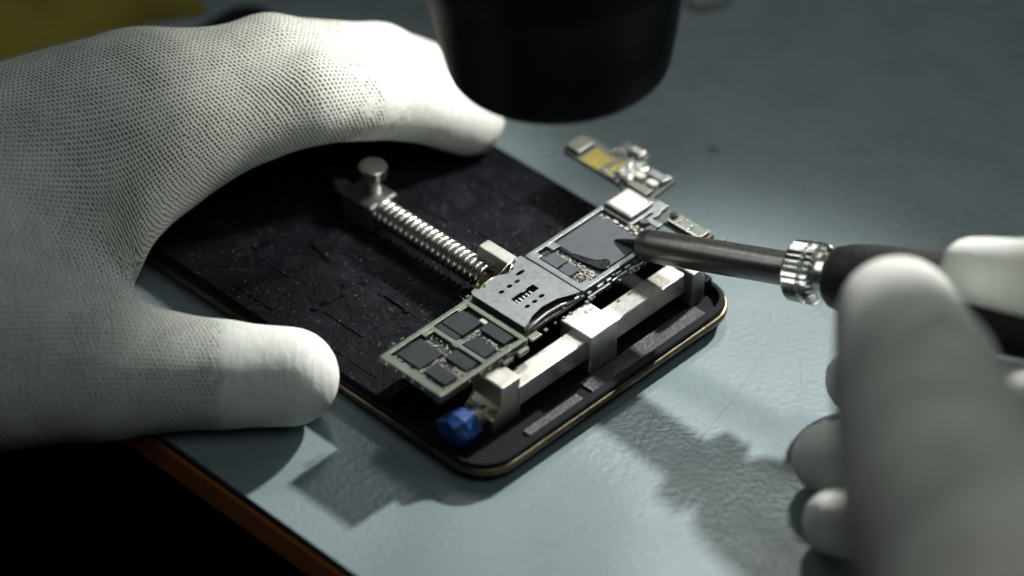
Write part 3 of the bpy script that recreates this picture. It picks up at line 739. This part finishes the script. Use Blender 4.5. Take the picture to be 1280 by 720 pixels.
A = lambda x, y, z: tuple(at(x, y, z))
def left_hand():
    wr = A(-200, 318, 24)
    th = dict(pts=[A(-150, 405, 18), A(-10, 442, 15), A(125, 460, 12), A(275, 468, 10.2), A(362, 471, 9.7)], r=[17, 16.5, 12.8, 9.4, 8.9], coat=2.98)
    ix = dict(pts=[A(-170, 280, 26), A(180, 166, 27), A(385, 119, 31), A(515, 122, 24), A(584, 147, 14)], r=[15, 13.2, 9.0, 7.9, 7.4], soft=0.7, coat=2.4)
    mi = dict(pts=[A(-170, 262, 30), A(195, 136, 31), A(335, 80, 33), A(470, 86, 25), A(524, 99, 15)], r=[15, 12.6, 9.2, 8.6, 7.8], soft=0.7, coat=2.5)
    ri = dict(pts=[A(-170, 262, 26), A(150, 146, 25), A(320, 112, 25), A(430, 98, 16), A(470, 96, 9)], r=[14, 12, 9, 8, 7], coat=2.6)
    li = dict(pts=[A(-170, 255, 22), A(130, 155, 17), A(260, 120, 16), A(340, 108, 12), A(390, 100, 8)], r=[13, 11.5, 8, 7, 6.5], coat=2.6)
    palm = [(wr, A(170, 163, 27), 20, 11.5), (wr, A(150, 146, 28), 20, 11.5), (wr, A(40, 320, 17), 20, 12), (A(-30, 360, 20), A(100, 225, 23), 18, 11.5),
            (A(20, 420, 14), A(60, 310, 18), 11, 11), (A(-420, 320, 15), wr, 27, 24), (A(-900, 360, 15), A(-420, 320, 15), 34, 27)]
    return build_hand('gloved_hand', [th, ix, mi, ri, li], palm, 1.1, None, 2, 15, 1.2,
                      pull=[A(158, 300, 26), A(165, 248, 33), A(205, 220, 36), A(255, 182, 38), A(305, 142, 39), A(350, 112, 40)])
lh = left_hand()
tag(lh, 'white knit gloved hand with coated fingertips gripping the black holder', 'hand')

def right_hand():
    wr = A(1480, 1010, 92)
    th = dict(pts=[A(1500, 940, 92), A(1290, 800, 88), A(1190, 640, 72), A(1146, 478, 56), A(1122, 398, 46)], r=[18, 17.5, 16.0, 13.2, 10.4], coat=2.9)
    ix = dict(pts=[A(1600, 900, 96), A(1600, 560, 84), A(1470, 380, 66), A(1320, 352, 50), A(1216, 338, 40)], r=[15, 13, 8.6, 6.9, 5.8], coat=2.6)
    mi = dict(pts=[A(1600, 940, 80), A(1560, 680, 60), A(1300, 520, 26), A(1150, 478, 13), A(1075, 475, 8)], r=[15, 12, 8, 7.2, 6.4], coat=2.6)
    ri = dict(pts=[A(1600, 980, 70), A(1480, 740, 50), A(1250, 600, 18), A(1110, 572, 10), A(1034, 572, 7.5)], r=[15, 12, 8.6, 7.4, 6.4], coat=2.6)
    li = dict(pts=[A(1560, 1000, 60), A(1440, 840, 40), A(1240, 700, 14), A(1110, 662, 8), A(1045, 652, 6.5)], r=[14, 11, 8, 6.8, 6.0], coat=2.6)
    palm = [(wr, A(1600, 600, 82), 20, 12), (wr, A(1560, 680, 62), 20, 11), (wr, A(1290, 800, 86), 20, 16), (A(1290, 810, 84), A(1440, 740, 76), 16, 13), (A(2000, 1700, 130), wr, 32, 24)]
    return build_hand('gloved_hand', [th, ix, mi, ri, li], palm, 1.5, None, 1.5, 14, 2.5)
rh = right_hand()
tag(rh, 'white gloved hand in the blurred foreground holding the soldering iron', 'hand')

# ------------------------------------------------------------------ things at the back of the table
def cloth():
    c0 = np.array([-150.0, 150.0]); nx, ny = 60, 40
    ang = math.radians(21); ex = np.array([math.cos(ang), math.sin(ang)]); ey = np.array([-ex[1], ex[0]])
    e0 = at(0, 78, 0)[:2]
    bm = bmesh.new(); g = []
    for layer in (1, 0):
        rows = []
        for j in range(ny + 1):
            row = []
            for i in range(nx + 1):
                a, b = -160 + 205 * i / nx, 130 * j / ny
                p = e0 + ex * a + ey * (b + 2.0 * math.sin(a * 0.06))
                ed = min(1, b / 5, (130 - b) / 5, (a + 160) / 5, (45 - a) / 5)
                z = 0.2 + (4.5 + 1.6 * math.sin(a * 0.07 + b * 0.05) * math.sin(b * 0.08)) * math.sqrt(max(0, ed)) if layer else 0.1
                row.append(bm.verts.new((p[0], p[1], z)))
            rows.append(row)
        g.append(rows)
    for rows, up in ((g[0], 1), (g[1], 0)):
        for j in range(ny):
            for i in range(nx):
                q = (rows[j][i], rows[j][i + 1], rows[j + 1][i + 1], rows[j + 1][i]); bm.faces.new(q if up else q[::-1])
    bo = lambda r: [r[0][i] for i in range(nx + 1)] + [r[j][nx] for j in range(1, ny + 1)] + [r[ny][i] for i in range(nx - 1, -1, -1)] + [r[j][0] for j in range(ny - 1, 0, -1)]
    b0, b1 = bo(g[1]), bo(g[0])
    for i in range(len(b0)):
        j = (i + 1) % len(b0); bm.faces.new((b0[i], b0[j], b1[j], b1[i]))
    return bm_obj('folded_cloth', bm, 'olive', None, True)
tag(cloth(), 'olive yellow cloth lying behind the gloved hand on the grey table', 'cloth')
cp = at(893, 2, 0)
cb = prism('cream_cap', rrect(-5, 5, 0, 12, 2.5, 5), 0, 5, 'clear', None, 0.6)
cb.location = Vector(cp) * MM; cb.rotation_euler = (0, 0, 0.35)
tag(cb, 'small cream plastic cap on the table behind the black microscope barrel', 'cap')

# ------------------------------------------------------------------ pieces of parts go under their part
def kids(root, name): return [o for o in root.children if o.name.split('.')[0] == name]
def under(root, part, names):
    ps = kids(root, part)
    if not ps: return
    for nme in names:
        for o in kids(root, nme): o.parent = ps[0]
under(B, 'sim_reader_cover', ('sim_reader_base', 'sim_contact', 'sim_side_wall', 'sim_front_lip', 'sim_spring_wire', 'sim_switch'))
under(B, 'shield_can', ('can_top_glare',))
under(B, 'processor', ('underfill',))
under(B, 'processor_frame', ('edge_clip',))
under(B, 'shield_frame', ('contact_dot',))
under(H, 'screw', ('screw_collar', 'screw_knob'))
under(H, 'guide_rod', ('rod_nut', 'spring'))
under(H, 'floor_plate', ('ridge', 'moulded_pad', 'crumb', 'ridge_knob'))
under(S, 'nut', ('set_screw',))
under(MB, 'barrel', ('front_lens', 'lens_ring', 'ring_light'))
